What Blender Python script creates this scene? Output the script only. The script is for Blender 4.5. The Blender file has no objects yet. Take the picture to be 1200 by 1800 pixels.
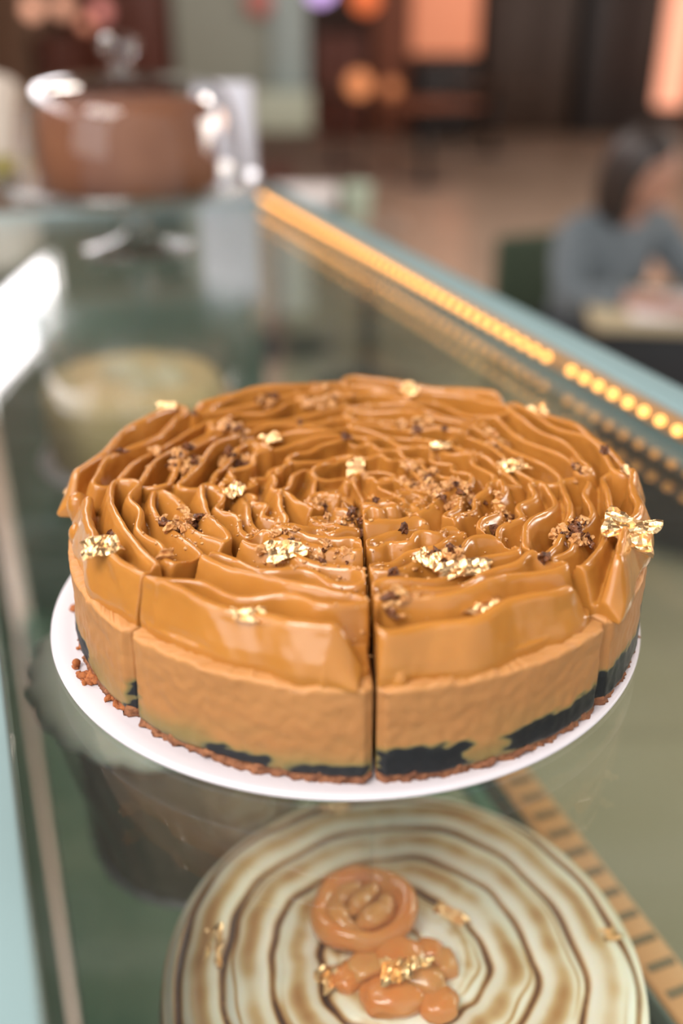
import bpy, bmesh, math, random
from math import sin, cos, tan, pi, radians, sqrt, exp, atan2, hypot
from mathutils import Vector, Matrix, noise
from mathutils.bvhtree import BVHTree

S = bpy.context.scene
COL = S.collection
G = 1.30                      # height of the counter's glass top above the floor
EYE = 0.2365                  # camera above the glass
F_PX, PITCH = 1700.0, math.atan(883 / 1700.0)

# ------------------------------------------------------------------ camera, world, lights, exposure
cam = bpy.data.cameras.new('camera'); co = bpy.data.objects.new('camera', cam); COL.objects.link(co)
co.location = (0, 0, G + EYE); co.rotation_euler = (pi / 2 - PITCH, 0, 0)
cam.sensor_fit = 'VERTICAL'; cam.sensor_height = 36; cam.lens = F_PX / 1800 * 36
cam.clip_start = 0.02; cam.clip_end = 100
cam.dof.use_dof = True; cam.dof.focus_distance = 0.375; cam.dof.aperture_fstop = 2.8
S.camera = co
S.view_settings.view_transform = 'Standard'; S.view_settings.look = 'None'
S.view_settings.gamma = 1; S.view_settings.use_curve_mapping = False
S.view_settings.exposure = 0.0
S.cycles.max_bounces = 8; S.cycles.transparent_max_bounces = 24
S.cycles.use_denoising = True
S.cycles.sample_clamp_indirect = 6

w = bpy.data.worlds.new('world'); S.world = w; w.use_nodes = True
w.node_tree.nodes['Background'].inputs[0].default_value = (0.92, 0.96, 1.0, 1)
w.node_tree.nodes['Background'].inputs[1].default_value = 0.9

def area(name, loc, target, sx, sy, power, colr):
    d = bpy.data.lights.new(name, 'AREA'); d.shape = 'RECTANGLE'; d.size = sx; d.size_y = sy
    d.energy = power; d.color = colr
    o = bpy.data.objects.new(name, d); COL.objects.link(o); o.location = loc
    o.rotation_euler = (Vector(target) - Vector(loc)).to_track_quat('-Z', 'Y').to_euler()
    return o
# daylight from the shop windows behind and to the left of the camera, then added fill lights
area('storefront_daylight', (-1.9, -2.4, 2.75), (0, 0.4, 1.3), 2.6, 1.8, 50, (1.0, 0.95, 0.92))
area('counter_fill_light', (-0.7, -0.75, 3.3), (0, 0.5, 1.3), 1.5, 0.8, 70, (1.0, 0.93, 0.88))  # overhead fill added for the frosting highlights, no panel hangs there
area('hall_fill_light', (-2.9, 4.8, 5.6), (-1.0, 5.2, 0), 1.2, 1.2, 130, (1.0, 0.88, 0.78))  # fill added above the hall to lift tray and floor, no fixture
area('hall_fill_light', (4.8, 5.4, 5.6), (2.6, 5.0, 0), 1.2, 1.2, 150, (1.0, 0.88, 0.78))  # second added hall fill, out of view and without a fixture
area('right_fill_light', (8.8, 9.0, 3.0), (3.0, 9.5, 0.3), 4.0, 2.6, 190, (1.0, 0.62, 0.42))  # warm fill added to tint the far floor
area('right_fill_light', (8.8, 3.6, 3.0), (2.0, 4.4, 0.3), 4.0, 2.6, 560, (1.0, 0.91, 0.84))  # fill added to brighten the near floor and the person

# ------------------------------------------------------------------ materials
def new_mat(name):
    m = bpy.data.materials.new(name); m.use_nodes = True
    nt = m.node_tree
    return m, nt, nt.nodes['Principled BSDF'], nt.nodes['Material Output']

def principled(name, col, rough=0.5, metal=0.0, spec=0.5, sss=0.0, sssr=(1, .4, .15), sssc=0.004, coat=0.0, emit=None, es=0.0,
               var=0.0, vscale=30.0, col2=None, bump=0.0, bscale=200.0, bdist=0.001, coatr=0.1, lo=0.35, hi=0.65):
    m, nt, b, out = new_mat(name)
    b.inputs['Base Color'].default_value = (*col, 1)
    b.inputs['Roughness'].default_value = rough; b.inputs['Metallic'].default_value = metal
    b.inputs['Specular IOR Level'].default_value = spec
    if sss: 
        b.inputs['Subsurface Weight'].default_value = sss; b.inputs['Subsurface Radius'].default_value = sssr
        b.inputs['Subsurface Scale'].default_value = sssc
    if coat: b.inputs['Coat Weight'].default_value = coat; b.inputs['Coat Roughness'].default_value = coatr
    if emit: b.inputs['Emission Color'].default_value = (*emit, 1); b.inputs['Emission Strength'].default_value = es
    tc = nt.nodes.new('ShaderNodeTexCoord')
    if col2 is not None:
        n = nt.nodes.new('ShaderNodeTexNoise'); n.inputs['Scale'].default_value = vscale; n.inputs['Detail'].default_value = 5
        nt.links.new(tc.outputs['Object'], n.inputs['Vector'])
        r = nt.nodes.new('ShaderNodeMapRange'); r.inputs['From Min'].default_value = lo; r.inputs['From Max'].default_value = hi
        nt.links.new(n.outputs['Fac'], r.inputs['Value'])
        mx = nt.nodes.new('ShaderNodeMix'); mx.data_type = 'RGBA'
        mx.inputs['A'].default_value = (*col, 1); mx.inputs['B'].default_value = (*col2, 1)
        nt.links.new(r.outputs[0], mx.inputs['Factor']); nt.links.new(mx.outputs['Result'], b.inputs['Base Color'])
    if bump:
        n = nt.nodes.new('ShaderNodeTexNoise'); n.inputs['Scale'].default_value = bscale; n.inputs['Detail'].default_value = 4
        nt.links.new(tc.outputs['Object'], n.inputs['Vector'])
        bp = nt.nodes.new('ShaderNodeBump'); bp.inputs['Strength'].default_value = bump; bp.inputs['Distance'].default_value = bdist
        nt.links.new(n.outputs['Fac'], bp.inputs['Height']); nt.links.new(bp.outputs[0], b.inputs['Normal'])
    return m

def attr_mat(name, attr, stops, rough=0.5, spec=0.5, sss=0.0, sssc=0.003, bump=0.0, bscale=300, bdist=0.0006, coat=0.0, fine=None):
    """colour ramp driven by a float attribute painted on the mesh (the thing's own colouring)"""
    m, nt, b, out = new_mat(name)
    a = nt.nodes.new('ShaderNodeAttribute'); a.attribute_name = attr
    r = nt.nodes.new('ShaderNodeValToRGB'); el = r.color_ramp.elements
    el[0].position, el[0].color = stops[0][0], (*stops[0][1], 1)
    el[1].position, el[1].color = stops[-1][0], (*stops[-1][1], 1)
    for p, c in stops[1:-1]:
        e = el.new(p); e.color = (*c, 1)
    tc = nt.nodes.new('ShaderNodeTexCoord')
    if fine:
        n = nt.nodes.new('ShaderNodeTexNoise'); n.inputs['Scale'].default_value = fine[0]; n.inputs['Detail'].default_value = 5
        nt.links.new(tc.outputs['Object'], n.inputs['Vector'])
        ma = nt.nodes.new('ShaderNodeMath'); ma.operation = 'MULTIPLY_ADD'; ma.inputs[1].default_value = fine[1]
        nt.links.new(n.outputs['Fac'], ma.inputs[0]); nt.links.new(a.outputs['Fac'], ma.inputs[2])
        mb = nt.nodes.new('ShaderNodeMath'); mb.operation = 'SUBTRACT'; mb.inputs[1].default_value = fine[1] / 2
        nt.links.new(ma.outputs[0], mb.inputs[0]); nt.links.new(mb.outputs[0], r.inputs[0])
    else:
        nt.links.new(a.outputs['Fac'], r.inputs[0])
    nt.links.new(r.outputs[0], b.inputs['Base Color'])
    b.inputs['Roughness'].default_value = rough; b.inputs['Specular IOR Level'].default_value = spec
    if coat: b.inputs['Coat Weight'].default_value = coat
    if sss:
        b.inputs['Subsurface Weight'].default_value = sss; b.inputs['Subsurface Scale'].default_value = sssc
        b.inputs['Subsurface Radius'].default_value = (1, .45, .2)
    if bump:
        n = nt.nodes.new('ShaderNodeTexNoise'); n.inputs['Scale'].default_value = bscale; n.inputs['Detail'].default_value = 4
        nt.links.new(tc.outputs['Object'], n.inputs['Vector'])
        bp = nt.nodes.new('ShaderNodeBump'); bp.inputs['Strength'].default_value = bump; bp.inputs['Distance'].default_value = bdist
        nt.links.new(n.outputs['Fac'], bp.inputs['Height']); nt.links.new(bp.outputs[0], b.inputs['Normal'])
    return m

def glass_mat(name, tint, base=0.04, amp=0.96, power=5.0, rough=0.0, smudge=0.0):
    """thin clear glass: see-through with a Schlick reflection, lets lamp light through"""
    m, nt, b, out = new_mat(name); nt.nodes.remove(b)
    t = nt.nodes.new('ShaderNodeBsdfTransparent'); t.inputs[0].default_value = (*tint, 1)
    g = nt.nodes.new('ShaderNodeBsdfGlossy'); g.inputs['Roughness'].default_value = rough; g.inputs[0].default_value = (1, 1, 1, 1)
    lw = nt.nodes.new('ShaderNodeLayerWeight'); lw.inputs['Blend'].default_value = 0.5
    p = nt.nodes.new('ShaderNodeMath'); p.operation = 'POWER'; p.inputs[1].default_value = power
    q = nt.nodes.new('ShaderNodeMath'); q.operation = 'MULTIPLY_ADD'; q.inputs[1].default_value = amp; q.inputs[2].default_value = base
    q.use_clamp = True
    mx = nt.nodes.new('ShaderNodeMixShader')
    nt.links.new(lw.outputs['Facing'], p.inputs[0]); nt.links.new(p.outputs[0], q.inputs[0]); nt.links.new(q.outputs[0], mx.inputs[0])
    nt.links.new(t.outputs[0], mx.inputs[1]); nt.links.new(g.outputs[0], mx.inputs[2])
    last = mx
    if smudge:
        d = nt.nodes.new('ShaderNodeBsdfDiffuse'); d.inputs[0].default_value = (.75, .78, .76, 1)
        tc = nt.nodes.new('ShaderNodeTexCoord'); mp = nt.nodes.new('ShaderNodeMapping'); mp.inputs['Scale'].default_value = (3, 14, 3)
        mp.inputs['Rotation'].default_value = (0, 0, .4)
        n = nt.nodes.new('ShaderNodeTexNoise'); n.inputs['Scale'].default_value = 3; n.inputs['Detail'].default_value = 6
        nt.links.new(tc.outputs['Object'], mp.inputs[0]); nt.links.new(mp.outputs[0], n.inputs['Vector'])
        r = nt.nodes.new('ShaderNodeMapRange'); r.inputs['From Min'].default_value = .45; r.inputs['From Max'].default_value = .85
        r.inputs['To Max'].default_value = smudge; r.inputs['To Min'].default_value = smudge * .25
        nt.links.new(n.outputs['Fac'], r.inputs['Value'])
        m2 = nt.nodes.new('ShaderNodeMixShader')
        nt.links.new(r.outputs[0], m2.inputs[0]); nt.links.new(mx.outputs[0], m2.inputs[1]); nt.links.new(d.outputs[0], m2.inputs[2]); last = m2
    nt.links.new(last.outputs[0], out.inputs['Surface'])
    return m

def emit_mat(name, col, st):
    m, nt, b, out = new_mat(name)
    b.inputs['Base Color'].default_value = (*[c * .6 for c in col], 1)
    b.inputs['Emission Color'].default_value = (*col, 1); b.inputs['Emission Strength'].default_value = st
    return m

# ------------------------------------------------------------------ mesh helpers
def link_mesh(name, me, mat, parent=None, loc=None, smooth=True):
    o = bpy.data.objects.new(name, me); COL.objects.link(o)
    if isinstance(mat, (list, tuple)):
        for m_ in mat: me.materials.append(m_)
    elif mat: me.materials.append(mat)
    if smooth:
        for p in me.polygons: p.use_smooth = True
    if loc is not None: o.location = loc
    if parent: o.parent = parent
    return o

def obj(name, bm, mat, parent=None, loc=None, smooth=True):
    me = bpy.data.meshes.new(name); bm.normal_update(); bm.to_mesh(me); bm.free()
    return link_mesh(name, me, mat, parent, loc, smooth)

def tag(o, label, cat, group=None, kind=None):
    if label: o['label'] = label
    if cat: o['category'] = cat
    if group: o['group'] = group
    if kind: o['kind'] = kind
    return o

def thing(name, label, cat, loc=(0, 0, 0), rotz=0, group=None):
    o = bpy.data.objects.new(name, None); COL.objects.link(o); o.location = loc; o.rotation_euler = (0, 0, rotz)
    o.empty_display_size = .02
    return tag(o, label, cat, group)

def structure(o): o['kind'] = 'structure'; return o

def box(bm, c, s, bev=0.0, rz=0.0, seg=2):
    r = bmesh.ops.create_cube(bm, size=1.0)
    vs = r['verts']
    bmesh.ops.scale(bm, vec=s, verts=vs)
    if bev:
        es = list({e for v in vs for e in v.link_edges})
        rb = bmesh.ops.bevel(bm, geom=es, offset=bev, segments=seg, affect='EDGES', profile=0.5)
        vs = list({v for f in rb['faces'] for v in f.verts} | {v for v in vs if v.is_valid})
    if rz: bmesh.ops.rotate(bm, cent=(0, 0, 0), matrix=Matrix.Rotation(rz, 3, 'Z'), verts=vs)
    bmesh.ops.translate(bm, vec=c, verts=vs)
    return vs

def bbox(c, s, bev=0.0, rz=0.0):
    bm = bmesh.new(); box(bm, c, s, bev, rz); return bm

def lathe(prof, n=64, bm=None, c=(0, 0, 0), jitter=None):
    """prof: list of (r, z); closes on the axis when r == 0"""
    bm = bm or bmesh.new(); rings = []
    for (r, z) in prof:
        if r <= 1e-7: rings.append([bm.verts.new((c[0], c[1], c[2] + z))])
        else:
            ring = []
            for i in range(n):
                a = 2 * pi * i / n; rr = r
                if jitter: rr, dz = jitter(r, z, a)
                else: dz = 0
                ring.append(bm.verts.new((c[0] + rr * cos(a), c[1] + rr * sin(a), c[2] + z + dz)))
            rings.append(ring)
    for a, b in zip(rings, rings[1:]):
        for i in range(n):
            j = (i + 1) % n
            if len(a) == 1 and len(b) == 1: continue
            if len(a) == 1: bm.faces.new((a[0], b[i], b[j]))
            elif len(b) == 1: bm.faces.new((a[i], b[0], a[j]))
            else: bm.faces.new((a[i], b[i], b[j], a[j]))
    bmesh.ops.recalc_face_normals(bm, faces=bm.faces)
    return bm

def tube(bm, pts, rad, n=10, caps=True):
    pts = [Vector(p) for p in pts]
    rs = rad if isinstance(rad, (list, tuple)) else [rad] * len(pts)
    rings = []; up = Vector((0, 0, 1))
    for i, p in enumerate(pts):
        t = (pts[min(i + 1, len(pts) - 1)] - pts[max(i - 1, 0)]).normalized()
        s_ = t.cross(up)
        if s_.length < 1e-3: s_ = t.cross(Vector((1, 0, 0)))
        s_.normalize(); u = s_.cross(t)
        rings.append([bm.verts.new(p + rs[i] * (cos(2 * pi * k / n) * s_ + sin(2 * pi * k / n) * u)) for k in range(n)])
    for a, b in zip(rings, rings[1:]):
        for k in range(n): bm.faces.new((a[k], a[(k + 1) % n], b[(k + 1) % n], b[k]))
    if caps: bm.faces.new(rings[0][::-1]); bm.faces.new(rings[-1])
    return bm

def chunk(bm, c, r, rnd, sq=0.75, sub=2, amp=0.35):
    vs = bmesh.ops.create_icosphere(bm, subdivisions=sub, radius=r)['verts']
    off = Vector((rnd.random() * 50, rnd.random() * 50, rnd.random() * 50))
    rot = Matrix.Rotation(rnd.random() * 6.28, 3, 'Z') @ Matrix.Rotation(rnd.random() * 6.28, 3, 'X')
    sc = Vector((1 + .5 * rnd.random(), 1, sq))
    for v in vs:
        d = v.co.normalized()
        k = 1 + amp * (noise.noise(d * 1.7 + off) + .6 * noise.noise(d * 4 + off))
        p = v.co * k; p = Vector((p.x * sc.x, p.y * sc.y, p.z * sc.z)); v.co = rot @ p + Vector(c)
    return vs

def ss(a, b, x):
    t = max(0, min(1, (x - a) / (b - a))); return t * t * (3 - 2 * t)

# counter frame: L runs along the case away from the camera, W runs across it to the right
AC = math.atan(725 / F_PX * cos(PITCH))
def P(L, W, z=0.0): return Vector((-L * sin(AC) + W * cos(AC), L * cos(AC) + W * sin(AC), G + z))
def at(px, py, z):
    """the place on the level z (above the glass) that the photograph shows at px, py"""
    a = (px - 600) / F_PX; b = (900 - py) / F_PX
    d = Vector((a, cos(PITCH) + b * sin(PITCH), -sin(PITCH) + b * cos(PITCH)))
    t = (z - EYE) / d.z
    return Vector((0, 0, G + EYE)) + d * t
def at_y(px, py, y):
    a = (px - 600) / F_PX; b = (900 - py) / F_PX
    d = Vector((a, cos(PITCH) + b * sin(PITCH), -sin(PITCH) + b * cos(PITCH)))
    return Vector((0, 0, G + EYE)) + d * (y / d.y)

# ------------------------------------------------------------------ the hall
def grid_floor_mat():
    m, nt, b, out = new_mat('hall_floor')
    tc = nt.nodes.new('ShaderNodeTexCoord')
    br = nt.nodes.new('ShaderNodeTexBrick'); br.inputs['Scale'].default_value = 1.0
    br.inputs['Color1'].default_value = (.48, .36, .27, 1); br.inputs['Color2'].default_value = (.42, .31, .23, 1)
    br.inputs['Mortar'].default_value = (.30, .22, .17, 1); br.inputs['Mortar Size'].default_value = .006
    br.inputs['Brick Width'].default_value = .9; br.inputs['Row Height'].default_value = .9
    nt.links.new(tc.outputs['Object'], br.inputs['Vector']); nt.links.new(br.outputs[0], b.inputs['Base Color'])
    b.inputs['Roughness'].default_value = .22; b.inputs['Specular IOR Level'].default_value = .6
    return m
FLOOR = grid_floor_mat()
structure(obj('floor', bbox((1, 6, -.05), (16, 19, .1)), FLOOR, smooth=False))
WALLM = principled('dark_brown_wall', (.050, .022, .012), .55, col2=(.075, .032, .018), vscale=1.5)
PLAST = principled('dark_ceiling', (.12, .10, .085), .8)
structure(obj('wall_back', bbox((1, 15.55, 3.25), (16, .1, 6.5)), WALLM, smooth=False))
structure(obj('wall_right', bbox((9.05, 6, 3.25), (.1, 19, 6.5)), WALLM, smooth=False))
structure(obj('ceiling', bbox((1, 6, 6.55), (16, 19, .1)), PLAST, smooth=False))
# left wall with a high window band
bm = bmesh.new()
box(bm, (-3.55, 6, 1.8), (.1, 19, 3.6)); box(bm, (-3.55, 6, 5.5), (.1, 19, 2.0)); box(bm, (-3.55, 13.6, 4.05), (.1, 3.8, .9)); box(bm, (-3.55, -2.5, 4.05), (.1, 2.0, .9))
structure(obj('wall_left', bm, principled('left_plaster', (.30, .20, .14), .8), smooth=False))
bm = bmesh.new()
for k in range(5): box(bm, (-3.5, -1.5 + k * 3.3, 4.05), (.14, .08, .9))
box(bm, (-3.5, 5.1, 3.60), (.14, 13.2, .06)); box(bm, (-3.5, 5.1, 4.50), (.14, 13.2, .06))
structure(obj('trim_1', bm, principled('window_trim', (.5, .48, .45), .5), smooth=False))
structure(obj('window_1', bbox((-3.56, 5.1, 4.05), (.03, 13.2, .9)), emit_mat('bright_sky_pane', (1, .95, .97), 9.0), smooth=False))

bm = bmesh.new()
for y in (1.55, 3.6, 5.65, 6.95, 9.0, 11.05): box(bm, (8.95, y, 3.0), (.1, .08, 2.7))
for z in (1.66, 4.34): box(bm, (8.95, 3.6, z), (.1, 4.18, .08)); box(bm, (8.95, 9.0, z), (.1, 4.18, .08))
structure(obj('fill_light_frame', bm, principled('fill_frame_grey', (.4, .38, .35), .5), smooth=False))  # unseen frames added around the right-hand fill lights

# ------------------------------------------------------------------ display case
TEAL = principled('grey_teal_painted_metal', (.235, .345, .355), .42, col2=(.215, .32, .33), vscale=4)
GREENW = principled('sage_green_panel', (.15, .24, .185), .45, col2=(.12, .20, .15), vscale=3)
GREEND = principled('dark_green_panel', (.055, .09, .072), .4, col2=(.04, .07, .055), vscale=5)
TOPG = glass_mat('green_clear_counter_glass', (.975, .99, .98), base=.045, amp=1.0, power=4.6, smudge=.03)
SHELFG = glass_mat('shelf_glass', (.90, .95, .92), base=.04, amp=.8, power=5)
EDGEG = principled('green_glass_edge', (.10, .24, .17), .15, spec=.6)
AMBER = emit_mat('amber_led', (1.0, .45, .11), 3.6)

case = thing('display_case', 'grey-teal framed glass display case with amber light strips holding cakes', 'display case', P(.6, .2, -G))
L0, L1 = -.35, 1.34
W0, W1 = -.0155, .3865
def cbox(c, s, bev=0):                       # box in the case frame, centred c=(L, W, z) with size (dL, dW, dz)
    bm = bmesh.new(); p = P(c[0], c[1], c[2]) - P(.6, .2, -G)
    box(bm, p, (s[1], s[0], s[2]), bev, rz=AC); return bm
Lc, Ld = (L0 + L1) / 2, (L1 - L0)
obj('glass_top', cbox((Lc, (W0 + W1) / 2, -.004), (Ld, W1 - W0 + .004, .008)), TOPG, case, smooth=False)
Wo = .4205
obj('frame_rail', cbox((Lc, (W1 + .006 + Wo) / 2, .000), (Ld + .02, Wo - W1 - .006, .034), .001), TEAL, case)
obj('frame_rail', cbox((Lc, W0 - .035, -.012), (Ld + .02, .07, .030), .002), TEAL, case)
obj('frame_rail', cbox((L1 + .018, (W0 + Wo) / 2, -.010), (.03, Wo - W0 - .002, .022), .0006), TEAL, case)
obj('side_panel', cbox((Lc, W0 - .02, -.32), (Ld, .008, .60)), GREEND, case, smooth=False)
obj('end_panel', cbox((L1 + .01, .19, -.32), (.01, .39, .60)), GREENW, case, smooth=False)
obj('front_glass', cbox((Lc, Wo - .012, -.31), (Ld, .006, .58)), glass_mat('green_front_glass', (.82, .93, .86), base=.04, amp=.8), case, smooth=False)
obj('deck', cbox((Lc, .20, -.60), (Ld, .44, .02)), principled('pale_sage_deck', (.40, .44, .34), .35, col2=(.16, .30, .21), vscale=5, lo=.42, hi=.58), case, smooth=False)
obj('cabinet_base', cbox((Lc, .20, -(.61 + G) / 2), (Ld, .45, G - .612), .004), TEAL, case)
# glass shelf with green cut edge, aluminium strip beside it
SZ = -.225
obj('glass_shelf', cbox((Lc, .120, SZ), (Ld - .06, .256, .008)), SHELFG, case, smooth=False)
obj('shelf_edge', cbox((Lc, .2535, SZ), (Ld - .06, .010, .0085), .001), EDGEG, case)
obj('shelf_rail', cbox((Lc, .2655, SZ - .002), (Ld - .06, .010, .014), .001), principled('dark_green_rail', (.035, .055, .042), .3), case)
def strip_mat():
    m, nt, b, out = new_mat('amber_diffuser_with_ticks')
    b.inputs['Base Color'].default_value = (.42, .25, .12, 1); b.inputs['Roughness'].default_value = .45
    b.inputs['Emission Color'].default_value = (1, .42, .12, 1); b.inputs['Emission Strength'].default_value = .20
    return m
lt = obj('light_tape', cbox((Lc, .2835, SZ + .004), (Ld - .06, .022, .006), .001), strip_mat(), case)
TICK = principled('tape_gap', (.20, .15, .08), .5)
k = 0
Lk = L0 + .25
while Lk < .75:
    obj('tape_gap', cbox((Lk, .2835, SZ + .0072), (.0048, .017, .0009)), TICK, lt, smooth=False).parent = lt
    Lk += .0166
# amber LEDs under the right rail, just above the glass
ch = obj('light_channel', cbox((Lc, W1 - .000, .010), (Ld - .04, .007, .012), .001), principled('strip_backing', (.30, .17, .07), .5), case)
bml = bmesh.new(); bmesh.ops.create_icosphere(bml, subdivisions=2, radius=.0030)
led_me = bpy.data.meshes.new('light_bead'); bml.to_mesh(led_me); bml.free(); led_me.materials.append(AMBER)
kk = 0; Lk = .3345
while Lk < 1.315:
    if abs(Lk - .567) > .0083:
        o = bpy.data.objects.new('light_bead', led_me); COL.objects.link(o); o.parent = ch
        o.location = P(Lk, W1 - .0055, .011) - P(.6, .2, -G)
    Lk += .0166

# ------------------------------------------------------------------ the caramel cheesecake
CX, CY = .0068, .3715
CB = Vector((CX, CY, G))
BOARD = principled('white_cake_board', (.60, .57, .60), .45, bump=.05, bscale=60)
bm = lathe([(0, .0004), (.127, .0004), (.1285, .001), (.1288, .002), (.1283, .0028), (.1265, .0031), (.121, .0024), (.1195, .0022), (0, .0022)], 160)
tag(obj('cake_board', bm, BOARD, loc=Vector((.0017, .3714, G))), 'round white cake board under the sliced caramel cheesecake on the glass counter', 'cake board')

CREAM = attr_mat('caramel_cheesecake_cream', 'tone', [(0, (.006, .007, .009)), (.30, (.014, .016, .018)), (.42, (.15, .125, .05)), (.55, (.235, .155, .052)), (.75, (.385, .175, .058)), (1.0, (.50, .24, .08))],
                 rough=.5, spec=.35, sss=.25, sssc=.003, bump=.35, bscale=220, bdist=.0008, fine=(90, .09))
BISC = principled('brown_biscuit_crumb', (.15, .052, .022), .8, col2=(.30, .12, .048), vscale=220, bump=1.0, bscale=500, bdist=.0014)
FROST = principled('caramel_frosting', (.445, .188, .036), .23, spec=.5, sss=.30, sssr=(1, .48, .14), sssc=.003, coat=.2, coatr=.14,
                   col2=(.40, .163, .028), vscale=35, bump=.12, bscale=160, bdist=.0006)

A0 = -88.0; NS = 8; DA = 360 / NS
RB = .1215; ZB0, ZC0, ZT = .0024, .0070, .0415

def dark_mask(ang, z):
    """0..1 how dark the blackish filling is at this bearing (deg, -180..180) and height"""
    nn = noise.noise(Vector((ang * .16, z * 260, 3.1))) * .5 + noise.noise(Vector((ang * .5, z * 600, 7.7))) * .3
    best = 0
    for (a0, a1, z0, z1, s_) in ((-87.5, -73, .006, .0165, 1.0), (-66, -45, .0068, .0160, 1.0), (-45, -22, .007, .0185, 1.0), (-22, -5, .006, .030, 1.0),
                                 (-116, -105, .0058, .0105, .95), (-101, -89, .0052, .010, .62), (-170, -150, .006, .015, 1.0), (-134.5, -131.5, .007, .019, 1.0),
                                 (10, 60, .007, .016, 1), (80, 140, .007, .015, 1)):
        m_ = ss(a0 - 1.5, a0 + 2, ang + nn * 5) * (1 - ss(a1 - 2, a1 + 1.5, ang + nn * 5)) * ss(z0 - .001, z0 + .001, z + nn * .003) * (1 - ss(z1 - .0015, z1 + .0018, z + nn * .005))
        best = max(best, m_ * s_)
    return best

def wedge_xy(a_lo, a_hi, r, gap, n):
    """outline of the wedge in plan, inset by gap from both cuts, rounded corners: inner tip, arc"""
    mid = (a_lo + a_hi) / 2; tip = gap / sin((a_hi - a_lo) / 2)
    t0 = Vector((tip * cos(mid), tip * sin(mid)))
    pts = []
    da = math.asin(min(1, gap / r))
    side = 14
    s0 = Vector((r * cos(a_lo + da), r * sin(a_lo + da))); s1 = Vector((r * cos(a_hi - da), r * sin(a_hi - da)))
    for i in range(side): pts.append(t0.lerp(s0, i / side))
    for i in range(n + 1):
        a = (a_lo + da) + (a_hi - a_lo - 2 * da) * i / n
        edge = min(i, n - i) / n
        rr = r - .0022 * (1 - ss(0, .035, edge))
        pts.append(Vector((rr * cos(a), rr * sin(a))))
    for i in range(side): pts.append(s1.lerp(t0, i / side) if i else s1.copy())
    pts.pop(-side)  # the duplicate of the last arc point
    return pts

def wedge_mesh(name, a_lo, a_hi, r, gap, levels, n, mat, parent, fn, tone=None):
    out = wedge_xy(a_lo, a_hi, r, gap, n)
    cen = sum(out, Vector((0, 0))) / len(out)
    bm = bmesh.new(); rings = []; lay = bm.verts.layers.float.new('tone')
    for (z, ins) in levels:
        ring = []
        for p in out:
            q = p + (cen - p).normalized() * ins
            q, zz = fn(q, z)
            v = bm.verts.new((q.x, q.y, zz)); v[lay] = tone(q, zz) if tone else 1.0; ring.append(v)
        rings.append(ring)
    m_ = len(out)
    for a, b in zip(rings, rings[1:]):
        for i in range(m_): bm.faces.new((a[i], a[(i + 1) % m_], b[(i + 1) % m_], b[i]))
    for ring, flip in ((rings[0], True), (rings[-1], False)):
        c = bm.verts.new((cen.x, cen.y, sum(v.co.z for v in ring) / m_)); c[lay] = 1
        for i in range(m_):
            f = (ring[i], ring[(i + 1) % m_], c)
            bm.faces.new(f[::-1] if flip else f)
    bmesh.ops.recalc_face_normals(bm, faces=bm.faces)
    return obj(name, bm, mat, parent)

def body_fn(q, z):
    r = q.length; a = atan2(q.y, q.x)
    d = .0006 * noise.noise(Vector((q.x * 60, q.y * 60, z * 60))) + .0004 * noise.noise(Vector((q.x * 260, q.y * 260, z * 260)))
    if z > .040: z = z + .0016 * noise.noise(Vector((a * 14, r * 10, 1.3))) + .0009 * noise.noise(Vector((a * 60, r * 60, 4.3)))
    slump = .0010 * (1 - ss(.004, .03, z))
    k = (r + d + slump * (r > .1)) / max(r, 1e-6)
    return q * k, z
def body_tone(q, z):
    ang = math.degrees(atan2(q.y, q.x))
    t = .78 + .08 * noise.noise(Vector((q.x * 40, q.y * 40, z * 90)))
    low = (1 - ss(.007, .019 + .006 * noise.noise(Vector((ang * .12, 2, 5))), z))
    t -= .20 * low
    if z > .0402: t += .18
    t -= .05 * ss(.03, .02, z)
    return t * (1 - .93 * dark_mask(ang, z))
def base_fn(q, z):
    a = atan2(q.y, q.x); r = q.length
    d = .0024 * noise.noise(Vector((a * 22, z * 300, 9))) + .0014 * noise.noise(Vector((a * 70, z * 700, 2)))
    return q * ((r + d * (r > .05)) / max(r, 1e-6)), z + (.0022 * noise.noise(Vector((a * 30, r * 50, 2))) if z > .005 else 0)

def gauss_smooth(pts, it):
    for _ in range(it):
        pts = [pts[0]] + [pts[i - 1] * .25 + pts[i] * .5 + pts[i + 1] * .25 for i in range(1, len(pts) - 1)] + [pts[-1]]
    return pts

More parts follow.
